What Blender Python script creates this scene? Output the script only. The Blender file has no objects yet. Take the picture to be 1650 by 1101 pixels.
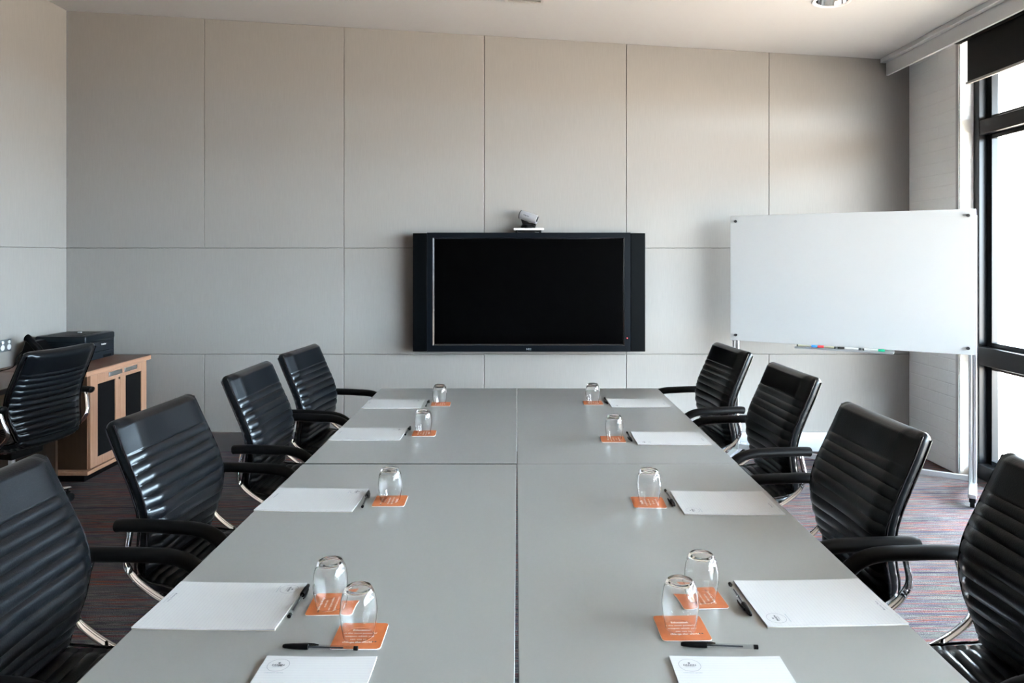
import bpy, bmesh, math, random
from mathutils import Vector, Matrix
random.seed(4)
R = math.radians
C = bpy.context.scene.collection
S = bpy.context.scene

# ---------------------------------------------------------------- camera
CAMZ, F = 1.486, 1170.0
cd = bpy.data.cameras.new('camera'); cam = bpy.data.objects.new('camera', cd); C.objects.link(cam)
cam.location = (0, 0, CAMZ); cam.rotation_euler = (R(90), 0, 0)
cd.sensor_width = 36; cd.lens = F / 1650 * 36
cd.shift_x = -7 / 1650; cd.shift_y = -137.5 / 1650
cd.clip_start = .05; cd.clip_end = 400
S.camera = cam

# ---------------------------------------------------------------- sky, sun, exposure
w = bpy.data.worlds.new('overcast_sky'); S.world = w; w.use_nodes = True
bg = w.node_tree.nodes['Background']
bg.inputs['Color'].default_value = (.70, .87, 1.0, 1); bg.inputs['Strength'].default_value = 88
sl = bpy.data.lights.new('sun', 'SUN'); sl.energy = 170; sl.angle = R(3); sl.color = (1, .86, .70)
so = bpy.data.objects.new('sun', sl); C.objects.link(so)
so.rotation_euler = Vector((.03, .5, -.86)).to_track_quat('-Z', 'Y').to_euler()
S.view_settings.view_transform = 'Standard'; S.view_settings.look = 'None'
S.view_settings.exposure = 0.0; S.view_settings.gamma = 1.0; S.view_settings.use_curve_mapping = False
S.cycles.diffuse_bounces = 6; S.cycles.sample_clamp_indirect = 0; S.cycles.transmission_bounces = 16; S.cycles.max_bounces = 18

# ---------------------------------------------------------------- materials
M = {}
def mat(name, col=(.5, .5, .5), rough=.5, metal=0, spec=.5, **kw):
    m = bpy.data.materials.new(name); m.use_nodes = True
    p = m.node_tree.nodes['Principled BSDF']
    p.inputs['Base Color'].default_value = (*col, 1); p.inputs['Roughness'].default_value = rough
    p.inputs['Metallic'].default_value = metal; p.inputs['Specular IOR Level'].default_value = spec
    for k, v in kw.items(): p.inputs[k.replace('_', ' ')].default_value = v
    M[name] = m
    return m
def nodes(m): return m.node_tree.nodes, m.node_tree.links, m.node_tree.nodes['Principled BSDF']
def noise_setup(m, scale, coord='Object', nscale=5, detail=3, rot=None):
    n, l, p = nodes(m)
    tc = n.new('ShaderNodeTexCoord'); mp = n.new('ShaderNodeMapping'); mp.inputs['Scale'].default_value = scale
    if rot: mp.inputs['Rotation'].default_value = rot
    nz = n.new('ShaderNodeTexNoise'); nz.inputs['Scale'].default_value = nscale; nz.inputs['Detail'].default_value = detail
    l.new(tc.outputs[coord], mp.inputs['Vector']); l.new(mp.outputs['Vector'], nz.inputs['Vector'])
    return nz
def ramp(m, src, stops, interp='LINEAR', out=True):
    n, l, p = nodes(m)
    r = n.new('ShaderNodeValToRGB'); r.color_ramp.interpolation = interp
    e = r.color_ramp.elements
    while len(e) < len(stops): e.new(.5)
    for q, (pos, c) in zip(e, stops): q.position = pos; q.color = (*c, 1)
    l.new(src, r.inputs['Fac'])
    if out: l.new(r.outputs['Color'], p.inputs['Base Color'])
    return r
def bump(m, src, strength, dist=.01):
    n, l, p = nodes(m)
    b = n.new('ShaderNodeBump'); b.inputs['Strength'].default_value = strength; b.inputs['Distance'].default_value = dist
    l.new(src, b.inputs['Height']); l.new(b.outputs['Normal'], p.inputs['Normal'])

# acoustic fabric panels
m = mat('panel_fabric', (.6, .57, .53), .85, 0, .25)
nz = noise_setup(m, (160, 160, 9), nscale=1, detail=4)
ramp(m, nz.outputs['Fac'], [(.3, (.184, .173, .161)), (.7, (.198, .186, .174))]); bump(m, nz.outputs['Fac'], .12, .002)
mat('panel_gap', (.10, .095, .09), .9)
mat('dark_wall', (.07, .065, .06), .9)
mat('trim_white', (.56, .55, .545), .6)
m = mat('plaster', (.365, .355, .352), .9, 0, .2)
nz = noise_setup(m, (1, 1, 1), nscale=30); bump(m, nz.outputs['Fac'], .05, .002)
m = mat('painted_brick', (.64, .637, .633), .6, 0, .3)
n, l, p = nodes(m)
tc = n.new('ShaderNodeTexCoord'); sx = n.new('ShaderNodeSeparateXYZ'); ad = n.new('ShaderNodeMath'); ad.operation = 'ADD'
cb = n.new('ShaderNodeCombineXYZ'); bt = n.new('ShaderNodeTexBrick')
l.new(tc.outputs['Object'], sx.inputs[0]); l.new(sx.outputs['X'], ad.inputs[0]); l.new(sx.outputs['Y'], ad.inputs[1])
l.new(ad.outputs[0], cb.inputs['X']); l.new(sx.outputs['Z'], cb.inputs['Y']); l.new(cb.outputs[0], bt.inputs['Vector'])
bt.inputs['Scale'].default_value = 1; bt.inputs['Brick Width'].default_value = .24; bt.inputs['Row Height'].default_value = .086
bt.inputs['Mortar Size'].default_value = .006; bt.inputs['Mortar Smooth'].default_value = .8
bt.inputs['Color1'].default_value = (1, 1, 1, 1); bt.inputs['Color2'].default_value = (.85, .85, .85, 1); bt.inputs['Mortar'].default_value = (.3, .3, .3, 1)
nz = n.new('ShaderNodeTexNoise'); nz.inputs['Scale'].default_value = 14; l.new(tc.outputs['Object'], nz.inputs['Vector'])
mx = n.new('ShaderNodeMix'); mx.data_type = 'RGBA'; mx.inputs['Factor'].default_value = .45
l.new(bt.outputs['Color'], mx.inputs['A']); l.new(nz.outputs['Fac'], mx.inputs['B']); bump(m, mx.outputs['Result'], .35, .012)
# striped carpet: stripes run across the room
m = mat('carpet', (.2, .2, .2), .95, 0, .1)
n, l, p = nodes(m)
nz = noise_setup(m, (.7, 34, 1), nscale=1, detail=3)
nz.inputs['Roughness'].default_value = .75
rp = ramp(m, nz.outputs['Fac'], [(.0, (.008, .005, .010)), (.34, (.018, .012, .026)), (.40, (.060, .046, .076)), (.445, (.098, .108, .088)), (.47, (.018, .013, .028)),
     (.505, (.150, .138, .124)), (.535, (.026, .019, .038)), (.565, (.215, .058, .022)), (.59, (.055, .044, .075)), (.66, (.115, .118, .098))], out=False)
fz = n.new('ShaderNodeTexNoise'); fz.inputs['Scale'].default_value = 210; fz.inputs['Detail'].default_value = 2
tc = n.new('ShaderNodeTexCoord'); l.new(tc.outputs['Object'], fz.inputs['Vector'])
fr = n.new('ShaderNodeMapRange'); fr.inputs[1].default_value = .3; fr.inputs[2].default_value = .7; fr.inputs[3].default_value = .55; fr.inputs[4].default_value = 1.35
l.new(fz.outputs['Fac'], fr.inputs[0])
mm = n.new('ShaderNodeMix'); mm.data_type = 'RGBA'; mm.blend_type = 'MULTIPLY'; mm.inputs['Factor'].default_value = 1
l.new(rp.outputs['Color'], mm.inputs['A']); l.new(fr.outputs[0], mm.inputs['B']); l.new(mm.outputs['Result'], p.inputs['Base Color'])
bump(m, fz.outputs['Fac'], .8, .006)
# black leather
m = mat('leather', (.002, .0024, .0032), .31, 0, .16, Coat_Weight=.2, Coat_Roughness=.16, Specular_Tint=(.78, .90, 1, 1))  # blue specular tint paints in the sky's sheen
nz = noise_setup(m, (1, 1, 1), nscale=260, detail=2); bump(m, nz.outputs['Fac'], .22, .002)
m = mat('leather_piping', (.003, .003, .004), .25, 0, .4)
m = mat('black_plastic', (.002, .002, .0023), .42, 0, .08)
nz = noise_setup(m, (1, 1, 1), nscale=400); bump(m, nz.outputs['Fac'], .05, .001)
mat('chrome', (.82, .82, .83), .08, 1)
mat('brushed_steel', (.55, .55, .56), .34, 1)
m = mat('skirting_metal', (.28, .28, .288), .45, 1)
m = mat('table_laminate', (.180, .178, .172), .29, 0, .38)
nz = noise_setup(m, (1, 1, 1), nscale=350); bump(m, nz.outputs['Fac'], .03, .001)
mat('table_edge', (.32, .31, .3), .4)
mat('table_metal', (.12, .12, .125), .4, .6)
mat('table_edging', (.006, .006, .006), .6, 0, .2)
m = mat('paper', (.82, .82, .83), .7, 0, .3)
n, l, p = nodes(m)
tc = n.new('ShaderNodeTexCoord'); sx = n.new('ShaderNodeSeparateXYZ'); l.new(tc.outputs['Object'], sx.inputs[0])
a1 = n.new('ShaderNodeMath'); a1.operation = 'DIVIDE'; a1.inputs[1].default_value = .0078; l.new(sx.outputs['Y'], a1.inputs[0])
a2 = n.new('ShaderNodeMath'); a2.operation = 'FRACT'; l.new(a1.outputs[0], a2.inputs[0])
a3 = n.new('ShaderNodeMath'); a3.operation = 'LESS_THAN'; a3.inputs[1].default_value = .09; l.new(a2.outputs[0], a3.inputs[0])
ramp(m, a3.outputs[0], [(0, (.375, .373, .372)), (1, (.325, .328, .338))])
mat('pad_board', (.35, .31, .25), .8)
mat('ink_dark', (.008, .010, .018), .6)
mat('ink_grey', (.11, .12, .145), .6)
mat('ink_teal', (.07, .14, .17), .6)
mat('ink_white', (.60, .56, .52), .6)
mat('ink_brown', (.28, .09, .025), .6)
m = mat('coaster_orange', (.68, .165, .035), .55, 0, .35)
nz = noise_setup(m, (1, 1, 1), nscale=60); ramp(m, nz.outputs['Fac'], [(.35, (.31, .076, .019)), (.65, (.35, .090, .024))])
mat('coaster_card', (.55, .52, .48), .8)
m = bpy.data.materials.new('tumbler_glass'); m.use_nodes = True; M['glass'] = m
n = m.node_tree.nodes; n.clear(); g = n.new('ShaderNodeBsdfGlass'); g.inputs['IOR'].default_value = 1.27; g.inputs['Roughness'].default_value = 0
g.inputs['Color'].default_value = (1, 1, 1, 1)
o = n.new('ShaderNodeOutputMaterial'); m.node_tree.links.new(g.outputs[0], o.inputs['Surface'])
def thin_glass(name, fac_ior, tint):
    m = bpy.data.materials.new(name); m.use_nodes = True; M[name] = m
    n = m.node_tree.nodes; l = m.node_tree.links; n.clear()
    t = n.new('ShaderNodeBsdfTransparent'); t.inputs[0].default_value = (*tint, 1)
    gl = n.new('ShaderNodeBsdfGlossy'); gl.inputs['Roughness'].default_value = .02
    lw = n.new('ShaderNodeLayerWeight'); pw = n.new('ShaderNodeMath'); pw.operation = 'POWER'; pw.inputs[1].default_value = 5
    fr = n.new('ShaderNodeMath'); fr.operation = 'MULTIPLY_ADD'; fr.inputs[1].default_value = .95; fr.inputs[2].default_value = fac_ior
    l.new(lw.outputs['Facing'], pw.inputs[0]); l.new(pw.outputs[0], fr.inputs[0])
    mx = n.new('ShaderNodeMixShader'); o = n.new('ShaderNodeOutputMaterial')
    l.new(fr.outputs[0], mx.inputs[0]); l.new(t.outputs[0], mx.inputs[1]); l.new(gl.outputs[0], mx.inputs[2]); l.new(mx.outputs[0], o.inputs['Surface'])
thin_glass('window_glass', .04, (.97, .98, .98))
thin_glass('clear_plastic', .05, (.93, .94, .95))
def wood(name, a, b, scale, rough=.45):
    m = mat(name, a, rough, 0, .4)
    nz = noise_setup(m, scale, nscale=1, detail=5); ramp(m, nz.outputs['Fac'], [(.3, a), (.7, b)])
wood('beech', (.265, .138, .083), (.33, .182, .117), (60, 60, 3))
wood('beech_flat', (.265, .138, .083), (.33, .182, .117), (60, 3, 60))
wood('brown_top', (.105, .048, .029), (.14, .067, .043), (50, 3, 50), .38)
wood('brown_side', (.026, .013, .006), (.038, .019, .0095), (60, 60, 3))
mat('dark_edge', (.05, .03, .025), .5)
mat('door_mesh', (.003, .003, .0035), .7, 0, .08)
mat('black_gloss', (.006, .0065, .008), .12, 0, .5)
mat('tv_black', (.001, .0014, .0018), .3, 0, .06)
mat('tv_bezel', (.002, .003, .0045), .3, 0, .10)
mat('tv_screen', (.0004, .0004, .0005), .2, 0, .04)
mat('lip_gloss', (.005, .006, .008), .15, 0, .9)
mat('logo_grey', (.16, .18, .20), .5)
m = mat('led_red', (.6, .03, .03), .4, Emission_Color=(1, .12, .12, 1), Emission_Strength=1.0)
mat('silver_plastic', (.33, .33, .345), .35, .5)
mat('white_plastic', (.55, .55, .55), .4)
mat('dark_grey_plastic', (.006, .008, .011), .4, 0, .2)
mat('printer_body', (.004, .006, .008), .35, 0, .2)
m = mat('board_glass', (.36, .362, .36), .16, 0, .25)
mat('aluminium', (.42, .43, .44), .36, .85)
mat('bolt_steel', (.06, .06, .065), .3, .6)
mat('window_frame_black', (.005, .006, .008), .3, 0, .25)
m = mat('blind_fabric', (.016, .015, .015), .8, 0, .2)
nz = noise_setup(m, (500, 500, 500), nscale=1); bump(m, nz.outputs['Fac'], .2, .001)
mat('rail_grey', (.36, .34, .33), .45, .3)
mat('outlet_plate', (.10, .11, .12), .35, .4)
mat('sky_blocker_grey', (.30, .29, .28), .8)
m = mat('deck_boards', (.17, .155, .15), .7)
nz = noise_setup(m, (3, 26, 1), nscale=1); ramp(m, nz.outputs['Fac'], [(.35, (.47, .36, .27)), (.6, (.56, .44, .34))])
m = mat('concrete_paving', (.66, .58, .49), .9)
nz = noise_setup(m, (1, 1, 1), nscale=.6); ramp(m, nz.outputs['Fac'], [(.3, (.12, .095, .075)), (.7, (.15, .12, .095))])
for nm, c in (('marker_blue', (.02, .16, .50)), ('marker_red', (.62, .03, .04)), ('marker_black', (.01, .01, .01)), ('marker_green', (.0, .28, .14))): mat(nm, c, .4)
mat('marker_body', (.45, .45, .44), .4); mat('marker_body_cream', (.30, .295, .21), .4)

# ---------------------------------------------------------------- mesh helpers
class MB:
    def __init__(self): self.bm = bmesh.new(); self.mi = 0; self.mats = []
    def use(self, name):
        if name not in self.mats: self.mats.append(name)
        self.mi = self.mats.index(name); return self
    def _f(self, vs):
        try: f = self.bm.faces.new(vs)
        except ValueError: return
        f.material_index = self.mi
    def box(self, x0, x1, y0, y1, z0, z1, bevel=0, seg=2):
        ret = bmesh.ops.create_cube(self.bm, size=1)
        vs = ret['verts']
        for v in vs:
            v.co = Vector(((x0 + x1) / 2 + v.co.x * (x1 - x0), (y0 + y1) / 2 + v.co.y * (y1 - y0), (z0 + z1) / 2 + v.co.z * (z1 - z0)))
        fs = set(f for v in vs for f in v.link_faces)
        for f in fs: f.material_index = self.mi
        if bevel:
            es = list(set(e for v in vs for e in v.link_edges))
            r = bmesh.ops.bevel(self.bm, geom=es, offset=bevel, segments=seg, affect='EDGES', profile=.5)
            for f in r['faces']: f.material_index = self.mi; f.smooth = True
        return self
    def prism(self, pts, y0, y1, axis='y'):
        def P(a, b, t):
            return Vector((a, t, b)) if axis == 'y' else (Vector((t, a, b)) if axis == 'x' else Vector((a, b, t)))
        A = [self.bm.verts.new(P(a, b, y0)) for a, b in pts]; B = [self.bm.verts.new(P(a, b, y1)) for a, b in pts]
        self._f(A); self._f(B[::-1])
        for i in range(len(pts)):
            j = (i + 1) % len(pts); self._f([A[i], B[i], B[j], A[j]])
        return self
    def loft(self, loops, cap=True, closed=False):
        L = [[self.bm.verts.new(q) for q in lp] for lp in loops]
        k = len(L[0]); rng = range(len(L)) if closed else range(len(L) - 1)
        for i in rng:
            a, b = L[i], L[(i + 1) % len(L)]
            for j in range(k): self._f([a[j], a[(j + 1) % k], b[(j + 1) % k], b[j]])
        if cap and not closed: self._f(L[0][::-1]); self._f(L[-1])
        return self
    def tube(self, pts, r, side=Vector((0, 1, 0)), rs=None, k=10, closed=False):
        """r: half size in the path plane, rs: half size along 'side'"""
        pts = [Vector(q) for q in pts]; n = len(pts); loops = []
        for i, q in enumerate(pts):
            if closed: t = pts[(i + 1) % n] - pts[i - 1]
            else: t = pts[min(i + 1, n - 1)] - pts[max(i - 1, 0)]
            t.normalize(); u = side - t * side.dot(t); u.normalize(); v = t.cross(u)
            ra = r[i] if isinstance(r, (list, tuple)) else r
            rb = ra if rs is None else (rs[i] if isinstance(rs, (list, tuple)) else rs)
            loops.append([q + u * (rb * math.cos(2 * math.pi * a / k)) + v * (ra * math.sin(2 * math.pi * a / k)) for a in range(k)])
        return self.loft(loops, closed=closed)
    def lathe(self, prof, k=32, mtx=None, closed=False):
        mtx = mtx or Matrix()
        loops = [[mtx @ Vector((r * math.cos(2 * math.pi * a / k), r * math.sin(2 * math.pi * a / k), z)) for a in range(k)] for r, z in prof]
        return self.loft(loops, cap=not closed, closed=closed)
    def cyl(self, p0, p1, r, k=20, r1=None):
        p0, p1 = Vector(p0), Vector(p1); d = p1 - p0
        mtx = Matrix.Translation(p0) @ d.to_track_quat('Z', 'Y').to_matrix().to_4x4()
        return self.lathe([(r, 0), (r if r1 is None else r1, d.length)], k, mtx)
    def text(self, body, size, x, y, z, align='LEFT', bold=0.0, mtx=None, spacing=1):
        cu = bpy.data.curves.new('t', 'FONT'); cu.body = body; cu.size = size; cu.align_x = align; cu.offset = bold; cu.space_character = spacing
        cu.resolution_u = 2
        ob = bpy.data.objects.new('t', cu); me = bpy.data.meshes.new_from_object(ob)
        T = (mtx or Matrix()) @ Matrix.Translation((x, y, z)); me.transform(T)
        n0 = len(self.bm.faces); self.bm.from_mesh(me); self.bm.faces.ensure_lookup_table()
        for f in self.bm.faces[n0:]: f.material_index = self.mi
        bpy.data.objects.remove(ob); bpy.data.curves.remove(cu); bpy.data.meshes.remove(me)
        return self
    def disc(self, x, y, z, r0, r1=0, k=40):
        a = [self.bm.verts.new((x + r0 * math.cos(2 * math.pi * i / k), y + r0 * math.sin(2 * math.pi * i / k), z)) for i in range(k)]
        if r1:
            b = [self.bm.verts.new((x + r1 * math.cos(2 * math.pi * i / k), y + r1 * math.sin(2 * math.pi * i / k), z)) for i in range(k)]
            for i in range(k): self._f([a[i], a[(i + 1) % k], b[(i + 1) % k], b[i]])
        else: self._f(a)
        return self
    def build(self, name, material=None, parent=None, smooth=False, angle=40, fix=True):
        if fix: bmesh.ops.recalc_face_normals(self.bm, faces=self.bm.faces[:])
        if smooth:
            for f in self.bm.faces: f.smooth = True
            for e in self.bm.edges:
                if len(e.link_faces) == 2 and e.calc_face_angle(0) > R(angle): e.smooth = False
        me = bpy.data.meshes.new(name); self.bm.to_mesh(me); self.bm.free()
        for q in (self.mats or [material]): me.materials.append(M[q])
        ob = bpy.data.objects.new(name, me); C.objects.link(ob)
        if parent: ob.parent = parent
        return ob
def tag(o, label, cat, group=None):
    o['label'] = label; o['category'] = cat
    if group: o['group'] = group
    return o
def thing(name, label, cat, loc=(0, 0, 0), rz=0, group=None):
    o = bpy.data.objects.new(name, None); C.objects.link(o); o.location = loc; o.rotation_euler = (0, 0, R(rz)); o.empty_display_size = .1
    return tag(o, label, cat, group)
def struct(o, label=None):
    o['kind'] = 'structure'
    if label: o['label'] = label
    return o
def dup(root, loc, rz, label):
    r = root.copy(); C.objects.link(r); r.location = loc; r.rotation_euler = (0, 0, R(rz)); r['label'] = label
    for ch in list(root.children):
        c = ch.copy(); C.objects.link(c); c.parent = r
        for g in list(ch.children):
            d = g.copy(); C.objects.link(d); d.parent = c
    return r
def spline(pts, n=8, closed=False):
    pts = [Vector(q) for q in pts]; out = []; N = len(pts)
    for i in range(N if closed else N - 1):
        if closed: p0, p1, p2, p3 = pts[i - 1], pts[i], pts[(i + 1) % N], pts[(i + 2) % N]
        else: p0, p1, p2, p3 = pts[max(i - 1, 0)], pts[i], pts[i + 1], pts[min(i + 2, N - 1)]
        for a in range(n):
            t = a / n
            out.append(.5 * ((2 * p1) + (p2 - p0) * t + (2 * p0 - 5 * p1 + 4 * p2 - p3) * t * t + (3 * p1 - p0 - 3 * p2 + p3) * t ** 3))
    if not closed: out.append(pts[-1])
    return out

# ---------------------------------------------------------------- the room
XL, XR, YB, YN = -3.43, 3.0, 5.537, -1.8
def zc(x): return 3.36 - .0597 * (x - XL)
# floor
struct(MB().box(XL - .1, 3.22, YN - .1, YB + .15, -.1, 0).build('floor', 'carpet'))
# back wall: fabric panels with open joints
b = MB().use('panel_gap'); b.prism([(XL - .1, 0), (XR + .25, 0), (XR + .25, 3.0), (2.80, zc(2.8)), (XL - .1, zc(XL - .1))], YB + .012, YB + .15)
b.use('panel_fabric')
vx = [XL, -2.38, -1.316, -.246, .838, 1.926, 3.0]; g = .0009
def panel(b, x0, x1, z0, z1a, z1b):
    x0 += g; x1 -= g; e = .0035; z0 += g; z1a -= g; z1b -= g
    fr = [(x0 + e, z0 + e), (x1 - e, z0 + e), (x1 - e, z1b - e), (x0 + e, z1a - e)]; bk = [(x0, z0), (x1, z0), (x1, z1b), (x0, z1a)]
    A = [b.bm.verts.new((x, YB, z)) for x, z in fr]; B = [b.bm.verts.new((x, YB + .004, z)) for x, z in bk]; D = [b.bm.verts.new((x, YB + .012, z)) for x, z in bk]
    b._f(A)
    for P, Q in ((A, B), (B, D)):
        for i in range(4): b._f([P[i], P[(i + 1) % 4], Q[(i + 1) % 4], Q[i]])
for i in range(6):
    panel(b, vx[i], vx[i + 1], 1.548, zc(vx[i]) + .002, zc(vx[i + 1]) + .002)
    panel(b, vx[i], vx[i + 1], 0, .738, .738)
for a, c in ((XL, -1.316), (-1.316, .838), (.838, 3.0)): panel(b, a, c, .738, 1.548, 1.548)
struct(b.build('wall_back'))
# left wall
b = MB().use('panel_gap'); b.box(XL - .12, XL - .012, YN - .1, YB, 0, 3.37)
b.use('panel_fabric')
def lpanel(y0, y1, z0, z1):
    b.prism([(XL - .012, z0 + .0008), (XL - .004, z0 + .0008), (XL, z0 + .004), (XL, z1 - .004), (XL - .004, z1 - .0008), (XL - .012, z1 - .0008)], y0 + .0008, y1 - .0008)
for y0, y1 in ((-1.8, .6), (.6, 3.07), (3.07, YB)):
    for z0, z1 in ((0, .738), (.738, 1.548), (1.548, 3.362)): lpanel(y0, y1, z0, z1)
struct(b.build('wall_left'))
# wall behind the camera
struct(MB().prism([(XL - .1, 0), (3.3, 0), (3.3, 3.0), (XL - .1, 3.4)], YN - .12, YN).build('wall_near', 'dark_wall'))
# brick pier beside the window
struct(MB().box(XR, 3.25, 4.91, YB + .012, 0, 3.0, .004).build('wall_right', 'painted_brick'))
struct(MB().box(XR - .006, XR, 4.918, 4.95, 0, 2.95, .002).build('trim_1', 'plaster'))
# ceiling with a round hole for the downlight
DL = (1.92, 4.42); DR = .092
b = MB(); x0, x1, y0, y1 = XL - .1, 2.785, YN - .1, YB + .1; hs = .2
def cq(xa, xb, ya, yb): b._f([b.bm.verts.new((x, y, zc(x))) for x, y in ((xa, ya), (xb, ya), (xb, yb), (xa, yb))])
cx, cy = DL
cq(x0, cx - hs, y0, y1); cq(cx + hs, x1, y0, y1); cq(cx - hs, cx + hs, y0, cy - hs); cq(cx - hs, cx + hs, cy + hs, y1)
K = 48; inner = []; outer = []
for i in range(K):
    a = 2 * math.pi * i / K; c, s = math.cos(a), math.sin(a); q = hs / max(abs(c), abs(s))
    inner.append(b.bm.verts.new((cx + DR * c, cy + DR * s, zc(cx + DR * c)))); outer.append(b.bm.verts.new((cx + q * c, cy + q * s, zc(cx + q * c))))
for i in range(K): j = (i + 1) % K; b._f([inner[i], inner[j], outer[j], outer[i]])
b.box(x0, 3.3, y0, y1, 3.5, 3.56)
b.box(x1, 3.3, y0, y1, 3.0, 3.5)
ceil = struct(b.build('ceiling', 'plaster', fix=False))
# lip and pelmet along the window side
struct(MB().box(2.775, 2.818, YN, YB, 2.957, 3.02, .004).build('trim_2', 'trim_white'))
struct(MB().box(2.818, 2.838, YN, YB - .002, 2.862, 3.0, .002).build('trim_3', 'trim_white'))
# skirting
struct(MB().box(XL, XR, YB - .016, YB, 0, .147, .003).build('baseboard_back', 'skirting_metal'))
struct(MB().box(XL, XL + .016, YN, YB - .016, 0, .147, .003).build('baseboard_left', 'skirting_metal'))
# window wall
win = MB()
for y in (4.88, 3.35, 1.8, .25, -1.3): win.box(3.09, 3.15, y - .03, y + .03, 0, 2.99, .003)
win.box(3.09, 3.22, YN, 4.91, 2.94, 3.0); win.box(3.09, 3.22, YN, 4.91, 0, .10, .003)
win.box(3.09, 3.20, YN, 4.85, .76, .883, .004); win.box(3.09, 3.20, YN, 4.85, 2.296, 2.391, .004)
win.box(3.15, 3.22, 4.85, 4.91, 0, 2.99)
window = struct(win.build('window_1', 'window_frame_black'))
ys = [4.85, 3.38, 3.32, 1.83, 1.77, .28, .22, -1.27, -1.33, YN]
sash = MB()
for i in range(0, 10, 2):
    a, c = ys[i + 1], ys[i]
    for z0, z1 in ((.10, .76), (.883, 2.296), (2.391, 2.94)):
        for ya, yb in ((a, a + .045), (c - .045, c)): sash.box(3.145, 3.19, ya, yb, z0, z1, .003)
        for za, zb in ((z0, z0 + .03), (z1 - .03, z1)): sash.box(3.147, 3.188, a + .045, c - .045, za, zb, .003)
sash.build('window_sash', 'window_frame_black', window)
gl = MB()
for i in range(0, 10, 2):
    a, c = ys[i + 1], ys[i]
    for z0, z1 in ((.13, .73), (.913, 2.266), (2.421, 2.91)):
        gl._f([gl.bm.verts.new(q) for q in ((3.17, a + .045, z0), (3.17, c - .045, z0), (3.17, c - .045, z1), (3.17, a + .045, z1))])
gl.build('window_pane', 'window_glass', window)
# outside
struct(MB().box(3.26, 12.0, YN - 9, 12, -.12, -.02).build('balcony_deck', 'deck_boards'))
struct(MB().box(3.26, 90, -70, 80, -.5, -.3).build('outdoor_paving', 'concrete_paving'))

struct(MB().box(3.3, 5.6, YN - 6, 9, 2.98, 3.1).build('outdoor_sky_blocker', 'sky_blocker_grey'))  # added slab, unseen, cuts high sky light to even out the room

# ---------------------------------------------------------------- ceiling fittings
t = thing('downlight', 'round recessed downlight with chrome reflector in the ceiling', 'ceiling light', (cx, cy, zc(cx)))
t.rotation_euler = (0, math.atan(.0597), 0)
MB().lathe([(DR - .001, .012), (DR - .001, -.002), (.109, -.006), (.112, -.002), (.112, .0)], 48, closed=True).build('trim_ring', 'white_plastic', t, True)
MB().lathe([(.088, .0), (.08, .05), (.066, .09), (.045, .13), (.045, .132), (.068, .092), (.082, .05), (.09, .0)], 48, closed=True).build('reflector', 'chrome', t, True)
MB().lathe([(.0001, .075), (.018, .08), (.03, .105), (.03, .14), (.0001, .142)], 24).build('bulb', 'white_plastic', t, True)
vx0, vy1 = .053, 4.75
t = thing('ceiling_vent', 'grey square vent at the top edge of the ceiling', 'vent', (vx0, vy1 - .12, zc(vx0)))
t.rotation_euler = (0, math.atan(.0597), 0)
fr = MB()
for a in (-1, 1): fr.box(a * .117 - .012, a * .117 + .012, -.12, .12, -.012, 0, .002); fr.box(-.105, .105, a * .108 - .012, a * .108 + .012, -.012, 0, .002)
fr.build('vent_frame', 'rail_grey', t)
sl_ = MB()
for i in range(9): y = -.085 + i * .021; sl_.prism([(y, -.011), (y + .014, -.003), (y + .014, -.001), (y, -.009)], -.105, .105, axis='x')
sl_.build('slats', 'rail_grey', t)

# ---------------------------------------------------------------- roller blind
t = thing('roller_blind', 'black roller blind partly lowered over the window top', 'blind', (2.96, 4.81, 2.94))
MB().cyl((0, .055, 0), (0, -4.6, 0), .036, 24).build('roller_tube', 'blind_fabric', t, True)
MB().box(.028, .031, -4.58, 0, -.30, .0).build('fabric', 'blind_fabric', t)
MB().box(.02, .038, -4.585, .012, -.317, -.298, .006).build('bottom_rail', 'rail_grey', t, True)
MB().box(-.03, .03, .055, .07, -.03, .06, .004).build('bracket', 'black_plastic', t)

# ---------------------------------------------------------------- tables
TZ = .72
def make_table(x0, x1, y0, y1, label, rz=0):
    cx, cy = (x0 + x1) / 2, (y0 + y1) / 2; hx, hy = (x1 - x0) / 2, (y1 - y0) / 2
    t = thing('meeting_table', label, 'table', (cx, cy, 0), rz, 'meeting tables pushed together')
    top = MB().use('table_laminate').box(-hx, hx, -hy, hy, TZ - .020, TZ, .0012, 1); top.use('table_edging')
    for f in top.bm.faces:
        if f.normal.z < .3: f.material_index = top.mi
    top.build('tabletop', None, t)
    u = MB()
    for a in (-1, 1): u.box(a * (hx - .09) - .015, a * (hx - .09) + .015, -hy + .1, hy - .1, TZ - .065, TZ - .020); u.box(-hx + .1, hx - .1, a * (hy - .1) - .015, a * (hy - .1) + .015, TZ - .065, TZ - .020)
    u.build('underframe', 'table_metal', t)
    for sx in (-1, 1):
        for sy in (-1, 1):
            MB().cyl((sx * (hx - .09), sy * (hy - .1), 0), (sx * (hx - .09), sy * (hy - .1), TZ - .020), .022).build('leg', 'table_metal', t, True)
    return t
make_table(-.785, .001, 2.686, 4.207, 'grey meeting table at far left, its end towards the screen')
make_table(.004, .818, 2.677, 4.207, 'grey meeting table at far right, beside the whiteboard end')
make_table(-.789, -.002, 1.07, 2.672, 'grey meeting table at near left, with the wide dark gap beside it', -.10)
make_table(.004, .815, 1.07, 2.6745, 'grey meeting table at near right, on the window side')

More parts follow.
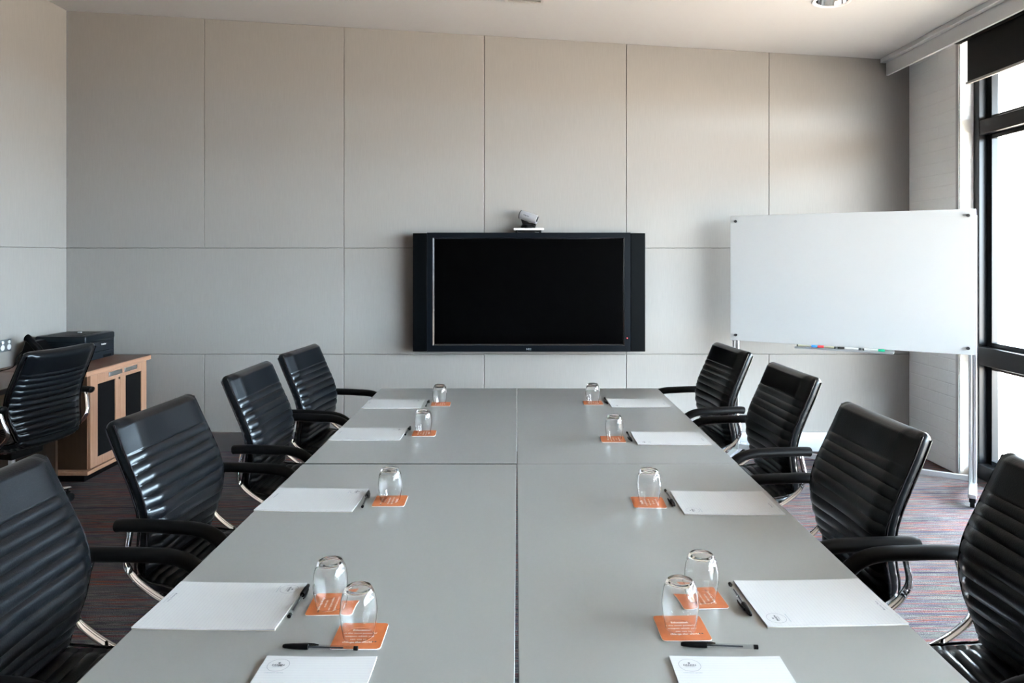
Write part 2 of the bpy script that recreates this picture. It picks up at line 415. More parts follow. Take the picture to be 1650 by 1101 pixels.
# ---------------------------------------------------------------- chairs
PR = [(-.048, .966), (-.014, .89), (.022, .812), (.054, .737), (.067, .672), (.060, .605), (.042, .54), (.034, .485)]
SE = [(.030, .478), (.07, .458), (.14, .447), (.25, .438), (.36, .438), (.45, .445), (.515, .443), (.555, .425), (.568, .400)]
def shell(prof, wid, thick, ribs0, ribs1, concave, endr, pitch=.034, depth=.0075, m=21, puff=0):
    pts = [Vector((p[0], 0, p[2])) for p in spline([(u, 0, z) for u, z in prof], 12)]
    acc = [0]
    for i in range(1, len(pts)): acc.append(acc[-1] + (pts[i] - pts[i - 1]).length)
    L = acc[-1]
    def at_s(s):
        s = max(0, min(L, s)); i = 1
        while i < len(acc) - 1 and acc[i] < s: i += 1
        f = (s - acc[i - 1]) / (acc[i] - acc[i - 1]); q = pts[i - 1].lerp(pts[i], f)
        a = pts[max(i - 2, 0)]; b_ = pts[min(i + 1, len(pts) - 1)]; d = (b_ - a).normalized()
        return q, d
    N = int(L / pitch * 9); ss = [L * (i / N) for i in range(N + 1)]
    ex = [endr * (1 - math.cos(a * math.pi / 12)) for a in range(0, 6)]
    ss = sorted(set([round(s, 5) for s in ss if endr < s < L - endr] + [round(e, 5) for e in ex] + [round(L - e, 5) for e in ex]))
    loops = []
    vs = [math.sin((i / (m - 1) - .5) * math.pi) for i in range(m)]
    smax = L
    for s in ss:
        q, d = at_s(s); nrm = Vector((-d.z, 0, d.x))      # towards the sitter
        if nrm.x * 1 + nrm.z * 1 < 0: nrm = -nrm
        f = s / L; k = f * (len(wid) - 1); i = min(int(k), len(wid) - 2); ww = wid[i] + (wid[i + 1] - wid[i]) * (k - i)
        k = f * (len(thick) - 1); i = min(int(k), len(thick) - 2); th = thick[i] + (thick[i + 1] - thick[i]) * (k - i)
        e = min(s, L - s)
        if e < endr:
            c = math.sqrt(max(0, 1 - (1 - e / endr) ** 2)); th *= max(c, .06); ww -= endr * .7 * (1 - c)
        rb = 0
        if ribs0 < s < ribs1: rb = depth * (abs(math.sin(math.pi * (s - ribs0) / pitch)) ** .6)
        elif ribs0: rb = depth * .9
        front = []; back = []
        for v in vs:
            edge = .62 * (1 - abs(v) ** 18) ** .5 + .38 * (1 - abs(v) ** 4) ** .5 if abs(v) < 1 else 0
            seam = 1 - .6 * math.exp(-((abs(v) - .90) / .035) ** 2)
            fade = 1 if abs(v) < .92 else max(0, (1 - abs(v)) / .08) ** .5
            cv = concave * v * v
            front.append(q + Vector((0, ww * v, 0)) + nrm * (cv + (th * edge) * seam + rb * fade * edge + puff * min(1, e / .03) * (1 - abs(v) ** 7)))
            back.append(q + Vector((0, ww * v, 0)) + nrm * (cv - (th * edge) * seam - rb * fade * edge))
        loops.append(front + back[::-1][1:-1])
    return loops
def edge_path(prof, wid, off, side, concave, s0, s1):
    pts = [Vector((p[0], 0, p[2])) for p in spline([(u, 0, z) for u, z in prof], 8)]; n = len(pts); out = []
    for i in range(int(s0 * (n - 1)), int(s1 * (n - 1)) + 1):
        f = i / (n - 1); k = f * (len(wid) - 1); j = min(int(k), len(wid) - 2); ww = wid[j] + (wid[j + 1] - wid[j]) * (k - j)
        d = (pts[min(i + 1, n - 1)] - pts[max(i - 1, 0)]).normalized(); nr = Vector((-d.z, 0, d.x))
        if nr.x + nr.z < 0: nr = -nr
        out.append(pts[i] + Vector((0, side * ww * .985, 0)) + nr * (concave * .97 + off))
    return out
def make_chair(label):
    t = thing('executive_chair', label, 'chair', group='black leather chairs')
    sh = Matrix.Translation((-.30, 0, 0))
    def fin(b, *a, **k):
        bmesh.ops.transform(b.bm, matrix=sh, verts=b.bm.verts[:]); return b.build(*a, **k)
    bw = [.240, .246, .249, .252, .250, .240, .224, .204]
    b = MB(); b.loft(shell(PR, bw, [.027, .023, .021, .021, .021, .020, .018], .118, .50, .018, .024, depth=.0085, puff=.022)); back = fin(b, 'backrest', 'leather', t, smooth=True, angle=60)
    for side in (-1, 1):
        for off in (.0145, -.0145):
            b = MB(); b.tube(edge_path(PR, bw, off, side, .018, .05, .97), .0036, k=6); fin(b, 'piping', 'leather_piping', back, smooth=True)
    sw = [.205, .228, .238, .240, .240, .236, .225]
    b = MB(); b.loft(shell(SE, sw, [.018, .022, .024, .024, .022, .018], .03, .50, .012, .018)); seat = fin(b, 'seat', 'leather', t, smooth=True, angle=60)
    for side in (-1, 1):
        b = MB(); b.tube(edge_path(SE, sw, .0135, side, .012, .05, .95), .0036, k=6); fin(b, 'piping', 'leather_piping', seat, smooth=True)
    for side in (-1, 1):
        y = side * .300
        path = spline([(.035, y, .680), (.06, y, .683), (.14, y, .683), (.21, y, .681), (.275, y, .678), (.325, y, .665), (.365, y, .636), (.395, y, .596)], 5)
        n = len(path); r_ = [.019 * min(1, (.35 + i * .35), (.4 + (n - 1 - i) * .3)) for i in range(n)]
        b = MB(); b.tube(path, r_, rs=[q * 1.35 for q in r_], k=14); fin(b, 'armrest', 'black_plastic', t, smooth=True)
        yo = side * .264; ym = side * .276
        loop = spline([(.075, side * .292, .668), (.062, side * .286, .62), (.048, ym, .570), (.052, yo, .532), (.085, yo, .494), (.16, yo, .446), (.27, yo, .405), (.36, yo, .380), (.405, yo, .392), (.428, ym, .44), (.422, side * .284, .52), (.395, side * .292, .600)], 6)
        b = MB(); b.tube(loop, .0085, rs=.014, k=10); fin(b, 'arm_frame', 'chrome', t, smooth=True)
        y = yo
        b = MB(); b.tube([(.13, y, .464), (.16, side * .22, .430), (.18, side * .1, .405)], .009, side=Vector((1, 0, 0)), k=8); fin(b, 'frame_bracket', 'chrome', t, smooth=True)
        b = MB(); b.tube([(.40, y, .382), (.40, side * .2, .392), (.38, side * .1, .395)], .009, side=Vector((1, 0, 0)), k=8)
        fin(b, 'frame_bracket', 'chrome', t, smooth=True)
    b = MB(); b.box(.19, .42, -.11, .11, .355, .412, .012); b.cyl((.36, -.11, .385), (.36, -.25, .38), .006); fin(b, 'tilt_mechanism', 'black_plastic', t)
    b = MB(); b.cyl((.30, 0, .10), (.30, 0, .25), .027); b.cyl((.30, 0, .24), (.30, 0, .37), .017); fin(b, 'gas_lift', 'brushed_steel', t, smooth=True)
    b = MB(); b.lathe([(.045, .075), (.05, .09), (.045, .125), (.03, .135)], 24, Matrix.Translation((.30, 0, 0))); fin(b, 'hub', 'chrome', t, smooth=True)
    for i in range(5):
        a = R(72 * i + 36); d = Vector((math.cos(a), math.sin(a), 0)); sd = Vector((-d.y, d.x, 0)); o_ = Vector((.30, 0, 0))
        b = MB(); b.tube([o_ + d * .03 + Vector((0, 0, .108)), o_ + d * .15 + Vector((0, 0, .100)), o_ + d * .30 + Vector((0, 0, .084)), o_ + d * .325 + Vector((0, 0, .080)), o_ + d * .333 + Vector((0, 0, .079))],
               [.016, .013, .010, .009, .003], side=sd, rs=[.024, .019, .014, .012, .005], k=12)
        sp = fin(b, 'base_spoke', 'chrome', t, smooth=True)
        b = MB(); c = o_ + d * .31
        for s in (-1, 1): b.cyl(c + sd * (s * .008) + Vector((0, 0, .027)), c + sd * (s * .026) + Vector((0, 0, .027)), .027, 20)
        b.box(c.x - .012, c.x + .012, c.y - .012, c.y + .012, .03, .062, .004); b.cyl(c + Vector((0, 0, .05)), c + Vector((0, 0, .082)), .007)
        fin(b, 'castor', 'black_plastic', sp, smooth=True)
    return t
LCH = [(-1.18, 3.985, -6, 'black leather chair at the left far end of the table, nearest the panelled wall'),
       (-1.205, 3.31, -2, 'black leather chair on the left side, second from the far end'),
       (-1.21, 2.45, -4, 'black leather chair on the left side, third from the far end, before the cabinet'),
       (-1.215, 1.655, 0, 'black leather chair nearest the camera on the left, cut by the frame')]
RCH = [(1.195, 4.06, 6, 0, 'black leather chair at the right far end of the table, left of the whiteboard stand'),
       (1.23, 3.27, 3, 0, 'black leather chair on the right side in front of the whiteboard, second from far end'),
       (1.15, 2.32, 2, 0, 'black leather chair on the right side, third from the far end, against bright carpet'),
       (1.265, 1.668, 0, 0, 'black leather chair nearest the camera on the right, cut by the frame')]
ch0 = None
for xt, y, r, lab in LCH:
    loc = (xt + .30, y, 0)
    if ch0 is None: ch0 = make_chair(lab); ch0.location = loc; ch0.rotation_euler = (0, 0, R(r))
    else: dup(ch0, loc, r, lab)
for xt, y, r, dz, lab in RCH: dup(ch0, (xt - .30, y, 0), 180 + r, lab)
dc = dup(ch0, (-2.58 - .29, 4.13, 0), 169, 'black leather chair seen from behind, facing the desk on the left')

# ---------------------------------------------------------------- pads, pens, coasters, tumblers
def pad_parts(t):
    hw, hh, th = .105, .1485, .0030
    b = MB().use('pad_board').box(-hw, hw, -hh, hh, 0, .0008); b.use('paper')
    nx, ny = 6, 12; rows = []
    for s in (0, 1):
        rows.append([[b.bm.verts.new((-hw + 2 * hw * i / nx, -hh + 2 * hh * j / ny, (.0008 if s == 0 else th) + .0014 * (max(0, abs(j / ny - .5) * 2 - .55) / .45) ** 2 * (max(0, abs(i / nx - .5) * 2 - .3) / .7))) for j in range(ny + 1)] for i in range(nx + 1)])
    for s, g_ in enumerate(rows):
        for i in range(nx):
            for j in range(ny): b._f([g_[i][j], g_[i + 1][j], g_[i + 1][j + 1], g_[i][j + 1]])
    A, B = rows
    for i in range(nx): b._f([A[i][0], A[i + 1][0], B[i + 1][0], B[i][0]]); b._f([A[i][ny], A[i + 1][ny], B[i + 1][ny], B[i][ny]])
    for j in range(ny): b._f([A[0][j], A[0][j + 1], B[0][j + 1], B[0][j]]); b._f([A[nx][j], A[nx][j + 1], B[nx][j + 1], B[nx][j]])
    b.build('paper_stack', None, t)
    z = th + .0009; cx_, cy_ = -hw + .032, hh - .031
    b = MB().use('ink_grey').disc(cx_, cy_, z, .0205, .0198, 48)
    b.use('ink_dark').text('DEAKIN', .0066, cx_, cy_ - .002, z, 'CENTER', .00025)
    b.text('UNIVERSITY', .0036, cx_, cy_ - .0062, z, 'CENTER')
    b._f([b.bm.verts.new((cx_ + x, cy_ + y, z)) for x, y in ((-.0022, .0095), (-.002, .0062), (0, .0042), (.002, .0062), (.0022, .0095), (.0008, .0085), (0, .0096), (-.0008, .0085))])
    b.use('ink_teal').text('CORPORATE CENTRES', .0034, cx_, cy_ - .0262, z, 'CENTER')
    b.build('printed_logo', None, t, fix=False)
    b = MB().use('ink_grey').text('Meeting Place', .0072, -hw + .058, -hh + .0165, z, 'LEFT', .0001)
    b.text('corporate and conference services', .0034, -hw + .058, -hh + .0115, z + .001); b.use('ink_grey').text('deakin.edu.au', .0034, -hw + .018, -hh + .0075, z + .0025)
    b.build('printed_footer', None, t, fix=False)
def pen_parts(t):   # lies along +x, cap at the +x end, length .148
    b = MB(); b.tube([(-.070, 0, 0), (.03, 0, 0)], .0041, k=6); b.build('barrel', 'clear_plastic', t)
    b = MB(); b.cyl((-.045, 0, 0), (.03, 0, 0), .0016, 8); b.build('ink_tube', 'ink_dark', t, True)
    b = MB(); b.cyl((-.074, 0, 0), (-.066, 0, 0), .0042, 12); b.build('end_plug', 'black_plastic', t, True)
    b = MB(); b.lathe([(.0052, 0), (.0058, .004), (.0054, .03), (.0042, .046), (.0028, .050)], 16, Matrix.Translation((.024, 0, 0)) @ Matrix.Rotation(R(90), 4, 'Y'))
    b.tube([(.05, -.0058, 0), (.03, -.0082, 0), (.015, -.0085, 0), (.006, -.0078, 0)], [.0022, .0022, .002, .0012], side=Vector((0, 0, 1)), rs=[.003, .003, .0026, .0014], k=8)
    b.build('cap', 'black_plastic', t, True)
def coaster_parts(t):
    h, r, th = .05, .008, .0018
    pts = []
    for cx_, cy_, a0 in ((h - r, h - r, 0), (-h + r, h - r, 90), (-h + r, -h + r, 180), (h - r, -h + r, 270)):
        for i in range(7): a = R(a0 + 15 * i); pts.append((cx_ + r * math.cos(a), cy_ + r * math.sin(a)))
    b = MB().use('coaster_card').prism(pts, 0, th - .0002, 'z'); b.use('coaster_orange').prism([(x * .995, y * .995) for x, y in pts], th - .0002, th, 'z')
    b.build('card', None, t)
    b = MB().use('ink_white'); z = th + .0002
    for i, (s, q, bo) in enumerate((('Education', .0092, .0002), ('is the most powerful', .0078, 0), ('weapon which you', .0078, 0), ('can use to', .0078, 0), ('change the world', .0084, .0001))):
        b.text(s, q, 0, .018 - i * .0115, z, 'CENTER', bo)
    b.use('ink_dark'); b.disc(.030, -.024, z, .0021, k=12); b.disc(.036, -.024, z, .0021, k=12)
    b.use('ink_brown')
    for k_ in range(4):
        mt = Matrix.Rotation(R(90 * k_), 4, 'Z'); b.text('corporate and conference centres', .0034, 0, -.0435, z, 'CENTER', mtx=mt)
    b.build('printed_quote', None, t, fix=False)
def tumbler_mesh():
    outp = [(.0305, 0), (.0325, .010), (.0355, .026), (.0375, .044), (.0372, .058), (.0354, .072), (.0325, .084), (.0288, .0925), (.0262, .0965), (.0240, .0978)]
    o3 = [(q.x, q.z) for q in spline([(a, 0, c) for a, c in outp], 4)]
    inp = [(.0292, .0003), (.0310, .010), (.0340, .026), (.0360, .044), (.0357, .057), (.0337, .071), (.0300, .082), (.023, .0895), (.010, .0905)]
    i3 = [(q.x, q.z) for q in spline([(a, 0, c) for a, c in inp], 4)]
    # thick base (uppermost) with a shallow dimple
    prof = [(.0003, .0905)] + i3[::-1] + [(.0298, .0)] + o3 + [(.0220, .0976), (.015, .0962), (.0003, .0957)]
    b = MB(); k = 56
    loops = [[Vector((r * math.cos(2 * math.pi * a / k), r * math.sin(2 * math.pi * a / k), z)) for a in range(k)] for r, z in prof]
    b.loft(loops, cap=True)
    return b
where = {'1': 'at the far end', '2': 'second from the far end', '3': 'third from the far end', '4': 'fourth from the far end', '5': 'at the near end'}
spots = {   # pad x, y, rz | pen x, y, rz (cap direction) | coaster x, y, rz | tumbler x, y
 'L1': (-.632, 3.751, -89, -.460, 3.755, 91, -.390, 3.752, -88, -.397, 3.760),
 'L2': (-.632, 3.117, -90, -.473, 3.165, 90, -.397, 3.133, -88, -.403, 3.146),
 'L3': (-.636, 2.279, -92, -.472, 2.275, 94, -.394, 2.268, -89, -.396, 2.280),
 'L4': (-.639, 1.591, -91.5, -.480, 1.605, 90.4, -.403, 1.596, -88, -.407, 1.589),
 'L5': (-.3715, 1.234, -.6, -.381, 1.411, 176.6, -.315, 1.462, 0, -.318, 1.463),
 'R1': (.631, 3.775, 90, .472, 3.82, -91, .399, 3.783, 90, .399, 3.792),
 'R2': (.643, 3.045, 89, .476, 3.06, -90.7, .403, 3.032, 89, .410, 3.042),
 'R3': (.647, 2.249, 89.5, .483, 2.285, -90.6, .410, 2.254, 88, .414, 2.268),
 'R4': (.662, 1.605, 92, .496, 1.611, -89.5, .411, 1.624, 93, .414, 1.624),
 'R5': (.395, 1.234, -.4, .396, 1.417, 175.7, .340, 1.493, 1, .337, 1.494)}
pad_lab = {
 'L1': 'white ruled writing pad on the left edge of the table, closest to the screen wall',
 'L2': 'white ruled writing pad on the left far table, just before the cross seam',
 'L3': 'white ruled writing pad on the left, just on the camera side of the cross seam',
 'L4': 'white pad turned sideways on the near left table, beside two tumblers',
 'L5': 'upright white pad at the bottom edge, left of the centre seam',
 'R1': 'white ruled writing pad on the right edge of the table, closest to the screen wall',
 'R2': 'white ruled writing pad on the right far table, just before the cross seam',
 'R3': 'white ruled writing pad on the right, just on the camera side of the cross seam',
 'R4': 'white pad turned sideways on the near right table, beside two tumblers',
 'R5': 'upright white pad at the bottom edge, right of the centre seam'}
def side(k): return 'left' if k[0] == 'L' else 'right'
order = {'1': 'farthest', '2': 'second farthest', '3': 'middle', '4': 'second nearest', '5': 'nearest'}
po = {'1': 'farthest', '2': 'next farthest', '3': 'middle', '4': 'next nearest', '5': 'nearest'}
p0 = n0 = c0 = g0 = None
for k, (px, py, pr, ex, ey, er, kx, ky, kr, gx, gy) in spots.items():
    loc = (px, py, TZ + .0003)
    if p0 is None: p0 = thing('writing_pad', pad_lab[k], 'notepad', loc, pr, 'writing pads on the meeting tables'); pad_parts(p0)
    else: dup(p0, loc, pr, pad_lab[k])
    lab = 'clear pen with black cap %s, %s in the %s row' % ('above an upright pad' if k[1] == '5' else 'beside a pad', po[k[1]], side(k))
    loc = (ex, ey, TZ + .0060)
    if n0 is None: n0 = thing('ballpoint_pen', lab, 'pen', loc, er, 'pens on the meeting tables'); pen_parts(n0)
    else: dup(n0, loc, er, lab)
    lab = 'orange square coaster with white lettering, the %s in the %s row' % (order[k[1]], side(k))
    loc = (kx, ky, TZ + .0003)
    if c0 is None: c0 = thing('coaster', lab, 'coaster', loc, kr, 'orange coasters on the meeting tables'); coaster_parts(c0)
    else: dup(c0, loc, kr, lab)
    lab = 'upside down clear glass tumbler on an orange coaster, the %s in the %s row' % (order[k[1]], side(k))
    loc = (gx, gy, TZ + .0025)
    if g0 is None: g0 = tumbler_mesh().build('glass_tumbler', 'glass', None, True, 50); g0.location = loc; tag(g0, lab, 'glass', 'tumblers on the meeting tables')
    else:
        g_ = g0.copy(); C.objects.link(g_); g_.location = loc; g_['label'] = lab

# ---------------------------------------------------------------- television and camera
TY = 5.40
def tx(px): return (px - 832) * TY / F
def tz(py): return CAMZ - (py - 413) * TY / F
t = thing('television', 'large black flat television on the panelled back wall', 'television', (.095, YB, tz(471)))
O = Vector((-.095, -YB, -tz(471)))
def tv(b, *a, **k):
    bmesh.ops.translate(b.bm, verts=b.bm.verts[:], vec=O); return b.build(*a, **k)
b = MB(); b.box(tx(688), tx(1016), TY + .03, TY + .10, tz(567), tz(375), .004); b.box(-.2, .4, TY + .09, YB, 1.0, 1.45); tv(b, 'casing', 'tv_black', t)
X0, X1, Z0, Z1 = tx(688), tx(1016), tz(567), tz(375); a0, a1, c0_, c1 = tx(697.2), tx(1006.5), tz(557.2), tz(383)
b = MB()
def ringq(o_, i_, y0, y1):
    oo = [(o_[0], o_[2]), (o_[1], o_[2]), (o_[1], o_[3]), (o_[0], o_[3])]; ii = [(i_[0], i_[2]), (i_[1], i_[2]), (i_[1], i_[3]), (i_[0], i_[3])]
    P = [b.bm.verts.new((x, y0, z)) for x, z in oo]; Q = [b.bm.verts.new((x, y1, z)) for x, z in ii]
    for i in range(4): b._f([P[i], P[(i + 1) % 4], Q[(i + 1) % 4], Q[i]])
b.use('tv_bezel'); ringq((X0, X1, Z0, Z1), (a0, a1, c0_, c1), TY, TY); ringq((X0, X1, Z0, Z1), (X0, X1, Z0, Z1), TY, TY + .032)
tv(b, 'bezel', None, t, fix=False)
e = .011
b = MB().use('lip_gloss'); ringq((a0, a1, c0_, c1), (a0 + e, a1 - e, c0_ + e, c1 - e), TY, TY + .011); tv(b, 'inner_lip', None, t, fix=False)
b = MB(); b.box(a0 + e - .002, a1 - e + .002, TY + .0105, TY + .029, c0_ + e - .002, c1 - e + .002); tv(b, 'screen', 'tv_screen', t)
for q0, q1 in ((665, 687.6), (1016.4, 1040)):
    b = MB(); b.box(tx(q0), tx(q1), TY + .004, TY + .09, tz(567), tz(375.8), .004); tv(b, 'side_speaker', 'tv_black', t)
rx = Matrix.Rotation(R(90), 4, 'X')
b = MB(); b.text('NEC', .019, tx(852), 0, 0, 'CENTER', .0006, mtx=Matrix.Translation((0, TY - .0006, tz(564.2))) @ rx); tv(b, 'brand_lettering', 'logo_grey', t, fix=False)
b = MB(); b.cyl((tx(1010.7), TY + .001, tz(545)), (tx(1010.7), TY - .002, tz(545)), .0045, 12); tv(b, 'power_light', 'led_red', t)

CY = 5.445
t = thing('conference_camera', 'silver video conference camera on top of the television', 'camera', (.093, CY, tz(375)))
O = Vector((-.093, -CY, -tz(375)))
b = MB(); b.box(-.02, .205, CY - .05, CY + .07, 1.680, 1.696, .004); tv(b, 'base_plate', 'white_plastic', t)
b = MB()
for x in (.005, .18):
    for y in (CY - .03, CY + .05): b.cyl((x, y, tz(375)), (x, y, 1.682), .008, 12)
b.box(.0, .185, CY - .025, CY + .045, 1.668, 1.681); tv(b, 'foot_block', 'black_plastic', t)
b = MB(); b.lathe([(.054, 1.695), (.056, 1.705), (.046, 1.722), (.02, 1.726)], 28, Matrix.Translation((.088, CY, 0))); b.prism([(.03, 1.775), (.05, 1.715), (.075, 1.712), (.145, 1.706), (.148, 1.735), (.10, 1.735)], CY - .008, CY + .045); tv(b, 'swivel', 'black_plastic', t, True, 30)
p0_, p1_ = Vector((.030, CY + .01, 1.8)), Vector((.156, CY - .035, 1.757))
d = (p1_ - p0_); mt = Matrix.Translation(p0_) @ d.to_track_quat('Z', 'Y').to_matrix().to_4x4(); Lc = d.length
b = MB(); b.lathe([(.030, 0), (.034, .003), (.034, Lc - .004), (.032, Lc), (.024, Lc), (.024, Lc - .012), (.0005, Lc - .012)], 36, mt); body = tv(b, 'camera_body', 'silver_plastic', t, True, 30)
b = MB(); b.lathe([(.0235, Lc - .0118), (.018, Lc - .004), (.0005, Lc - .001)], 24, mt); tv(b, 'lens', 'black_gloss', t, True)
b = MB(); b.lathe([(.0305, -.001), (.034, .001), (.0345, .006), (.0300, .006)], 36, mt, closed=True); tv(b, 'back_ring', 'black_plastic', t, True)
mt2 = Matrix.Translation((.052, CY - .0395, 1.792)) @ Matrix.Rotation(R(18.5), 4, 'Y') @ Matrix.Rotation(R(-17), 4, 'Z') @ rx
b = MB(); b.text('Polycom', .013, 0, 0, 0, 'LEFT', .0003, mtx=mt2); tv(b, 'lettering', 'ink_dark', t, fix=False)

# ---------------------------------------------------------------- whiteboard with tray and markers
WX, WY, WA = 2.189, 4.865, -32.5
t = thing('mobile_whiteboard', 'white glass whiteboard on a wheeled aluminium stand by the window', 'whiteboard', (WX, WY, 0), WA)
MB().box(-.753, .753, -.006, 0, .877, 1.777, .002).build('board_panel', 'board_glass', t)
for x in (-.712, .712):
    for z in (.918, 1.737):
        b = MB(); b.cyl((x, -.004, z), (x, -.018, z), .010, 18); b.cyl((x, 0, z), (x, .03, z), .008, 12); b.build('bolt', 'bolt_steel', t, True)
for x in (-.725, .735):
    b = MB(); b.box(x - .022, x - .003, .028, .062, .06, 1.74, .004); b.box(x + .003, x + .022, .028, .062, .06, 1.74, .004); b.box(x - .004, x + .004, .034, .056, .06, 1.74); b.build('post', 'aluminium', t)
    b = MB(); b.box(x - .022, x + .022, -.24, .25, .058, .084, .005); ft = b.build('foot', 'aluminium', t)
    for y in (-.21, .22):
        b = MB(); b.cyl((x - .012, y, .026), (x + .012, y, .026), .026, 18); b.box(x - .017, x + .017, y - .012, y + .012, .03, .06, .003); b.build('castor', 'black_plastic', ft)
MB().box(-.705, .715, .033, .057, .088, .122, .004).build('lower_rail', 'aluminium', t)
MB().box(-.705, .715, .033, .057, 1.66, 1.70, .004).build('upper_rail', 'aluminium', t)
b = MB(); b.box(-.298, .304, -.052, .028, .855, .861); b.box(-.298, .304, -.054, -.050, .855, .868, .001); b.box(-.298, .304, .026, .03, .855, .90); b.build('pen_tray', 'aluminium', t)
def sp_(px): k = (px - 832) / F; return (k * WY - WX) / (.8434 + .5373 * k)
wm = Matrix.Translation((WX, WY, 0)) @ Matrix.Rotation(R(WA), 4, 'Z')
for q, (tail, capj, cap, col, body_m, cname) in enumerate(((1287, 1309, 1317.5, 'marker_blue', 'marker_body_cream', 'blue'), (1346, 1329, 1319, 'marker_red', 'marker_body_cream', 'red'),
        (1385, 1362, 1351, 'marker_black', 'marker_body', 'black'), (1393, 1416, 1426.5, 'marker_green', 'marker_body', 'green'))):
    a, j, c = sp_(tail), sp_(capj), sp_(cap); dr = 1 if c > a else -1; ctr = wm @ Vector(((a + c) / 2, -.028, .872)); off = -(a + c) / 2
    mk = thing('whiteboard_marker', 'whiteboard marker with a %s cap in the whiteboard tray' % cname, 'marker', ctr, WA, 'markers in the whiteboard tray')
    MB().cyl((a + off, 0, 0), (j + off, 0, 0), .0085, 16).build('barrel', body_m, mk, True)
    b = MB(); b.lathe([(.0098, 0), (.0105, .004), (.0098, abs(c - j) - .006), (.007, abs(c - j))], 16, Matrix.Translation((j + off, 0, 0)) @ Matrix.Rotation(R(90 * dr), 4, 'Y')); b.build('cap', col, mk, True)
    MB().cyl((a + off - dr * .006, 0, 0), (a + off + dr * .002, 0, 0), .0086, 16).build('end_plug', 'marker_black', mk, True)

# ---------------------------------------------------------------- cabinet, desk and what stands on them
DZ = .737
t = thing('storage_cabinet', 'beech cabinet with two black mesh doors in the left corner', 'cabinet', (-3.1, 5.1, 0))
O = Vector((3.1, -5.1, 0)); XF = -2.785
b = MB().use('brown_top').box(XL + .004, -2.779, 4.70, YB - .018, DZ - .003, DZ); b.use('beech_flat').box(XL + .004, -2.776, 4.69, YB - .018, DZ - .033, DZ - .003, .002); tv(b, 'worktop', None, t)
b = MB().use('brown_side').box(XL + .03, XF - .022, 4.745, 5.47, .09, DZ - .033); b.use('beech'); b.box(XF - .022, XF - .018, 4.745, 5.47, .09, DZ - .033); tv(b, 'carcass', None, t)
b = MB().use('beech_flat').box(XL + .03, XF + .012, 4.695, 5.475, .065, .09, .002); tv(b, 'bottom_panel', None, t)
b = MB(); b.box(XL + .08, XF - .06, 4.78, 5.44, 0, .065); tv(b, 'plinth', 'black_plastic', t)
def cy_(px, X=XF): return X * F / (px - 832)
yd = cy_(194.5)
for i, (ya, yb, m0, m1, h0, h1) in enumerate(((4.748, yd - .001, 157.5, 186, 175, 196), (yd + .001, 5.468, 202.5, 228, 200, 220))):
    dz0, dz1 = .094, DZ - .036; i0, i1 = cy_(m0), cy_(m1); zz0 = CAMZ - (742 - 413) * i0 / F if i == 0 else .17; zz0, zz1 = .15, .635
    b = MB().use('beech'); b.box(XF - .018, XF, ya, i0, dz0, dz1, .001); b.box(XF - .018, XF, i1, yb, dz0, dz1, .001); b.box(XF - .018, XF, i0, i1, dz0, zz0, .001); b.box(XF - .018, XF, i0, i1, zz1, dz1, .001)
    d_ = tv(b, 'door', None, t)
    b = MB(); b.box(XF - .017, XF - .006, i0 - .001, i1 + .001, zz0 - .001, zz1 + .001); tv(b, 'mesh_insert', 'door_mesh', d_)
    q0, q1 = cy_(h0), cy_(h1); b = MB(); b.box(XF - .002, XF + .006, q0, q1, .662, .692, .003); tv(b, 'handle', 'brushed_steel', d_)
    if i == 0: b = MB(); b.cyl((XF, cy_(191), .634), (XF + .006, cy_(191), .634), .009, 16); tv(b, 'lock', 'chrome', d_)
t = thing('desk', 'brown desk with dark front edge along the left wall', 'desk', (-3.16, 3.8, 0)); O = Vector((3.16, -3.8, 0))
b = MB().use('brown_top').box(XL + .004, -2.890, 2.9, 4.686, DZ - .003, DZ); b.use('dark_edge').box(XL + .004, -2.886, 2.9, 4.686, DZ - .031, DZ - .003, .002); tv(b, 'desktop', None, t)
b = MB(); b.box(-3.03, -3.01, 2.96, 4.66, .30, DZ - .031); tv(b, 'modesty_panel', 'beech_flat', t)
for y in (2.93, 4.66):
    b = MB(); b.box(XL + .03, -2.95, y - .012, y + .012, 0, DZ - .031); tv(b, 'side_panel', 'brown_side', t)
# printer
t = thing('printer', 'black desktop printer on the corner cabinet', 'printer', (-3.21, 5.28, DZ)); O = Vector((3.21, -5.28, -DZ))
PX = -3.02
b = MB(); b.box(-3.37, PX, 5.09, 5.455, DZ + .006, DZ + .150, .008, 3); b.box(-3.375, PX + .003, 5.085, 5.46, DZ + .135, DZ + .186, .012, 3)
for y in (5.13, 5.42):
    for x in (-3.33, -3.06): b.cyl((x, y, DZ), (x, y, DZ + .008), .012, 12)
tv(b, 'casing', 'printer_body', t, True, 30)
b = MB(); b.box(-3.33, -3.09, 5.16, 5.40, DZ + .184, DZ + .1875, .001); tv(b, 'paper_exit', 'black_plastic', t)
b = MB(); b.box(PX - .002, PX + .006, 5.13, 5.44, DZ + .062, DZ + .130, .003); b.box(PX - .002, PX + .006, 5.13, 5.44, DZ + .008, DZ + .056, .003); tv(b, 'paper_drawer', 'dark_grey_plastic', t)
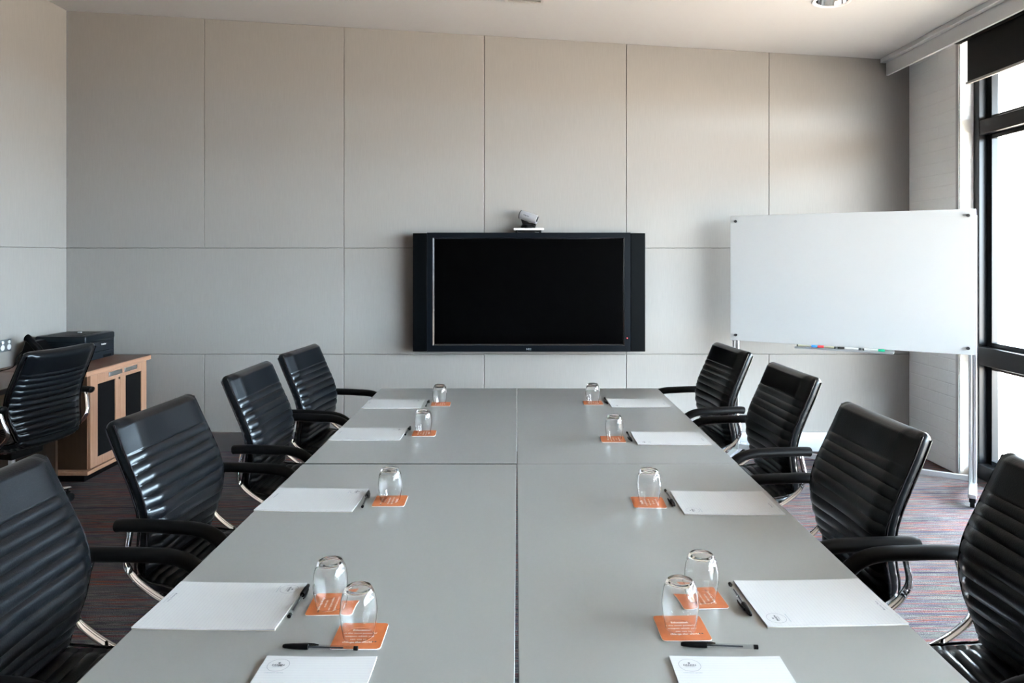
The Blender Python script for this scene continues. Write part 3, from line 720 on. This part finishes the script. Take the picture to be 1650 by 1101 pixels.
b = MB(); b.box(PX + .004, PX + .0075, 5.30, 5.40, DZ + .01, DZ + .03, .001); tv(b, 'drawer_grip', 'black_plastic', t)
mt = Matrix.Translation((PX + .0066, 5.275, DZ + .103)) @ Matrix.Rotation(R(90), 4, 'Z') @ rx
b = MB(); b.text('brother', .019, 0, 0, 0, 'LEFT', .0005, mtx=mt); tv(b, 'brand_lettering', 'ink_white', t, fix=False)
b = MB(); b.cyl((PX + .004, 5.16, DZ + .10), (PX + .008, 5.16, DZ + .10), .005, 12); b.box(-3.205, -3.18, 5.30, 5.32, DZ + .187, DZ + .197, .002); tv(b, 'button', 'silver_plastic', t)
# desk phone behind the chair
t = thing('desk_phone', 'black phone propped up on the desk behind the chair at the wall', 'phone', (-3.26, 5.0, DZ), 0)
b = MB(); b.prism([(-.10, 0), (.085, 0), (.085, .03), (-.03, .165), (-.06, .17), (-.10, .05)], -.09, .07); b.build('body', 'black_plastic', t)
b = MB(); hp = spline([(.05, -.095, .085), (.03, -.100, .125), (.0, -.103, .160), (-.03, -.10, .190), (-.045, -.097, .198)], 4); n_ = len(hp)
b.tube(hp, [.020 + .006 * abs(i / (n_ - 1) - .5) * 2 for i in range(n_)], rs=[.024] * n_, k=12); b.build('handset', 'black_plastic', t, True)
b = MB(); pp = spline([(-.06, -.08, .12), (-.10, -.10, .08), (-.11, -.12, .02), (-.10, -.18, .004), (-.09, -.30, .004), (-.10, -.45, .004)], 6); b.tube(pp, .0035, side=Vector((0, 0, 1)), k=6); b.build('cable', 'black_plastic', t, True)
# power outlet on the left wall
t = thing('power_outlet', 'dark double power outlet with white sockets on the left wall', 'outlet', (XL, 4.865, .887))
MB().box(0, .008, -.062, .058, -.041, .041, .002).build('cover_plate', 'outlet_plate', t)
for y in (-.032, .002 + .028):
    b = MB(); b.cyl((.006, y, -.012), (.012, y, -.012), .0185, 20); b.build('socket', 'white_plastic', t, True)
    b = MB(); b.cyl((.006, y, .022), (.013, y, .022), .0115, 16); b.build('switch', 'white_plastic', t, True)
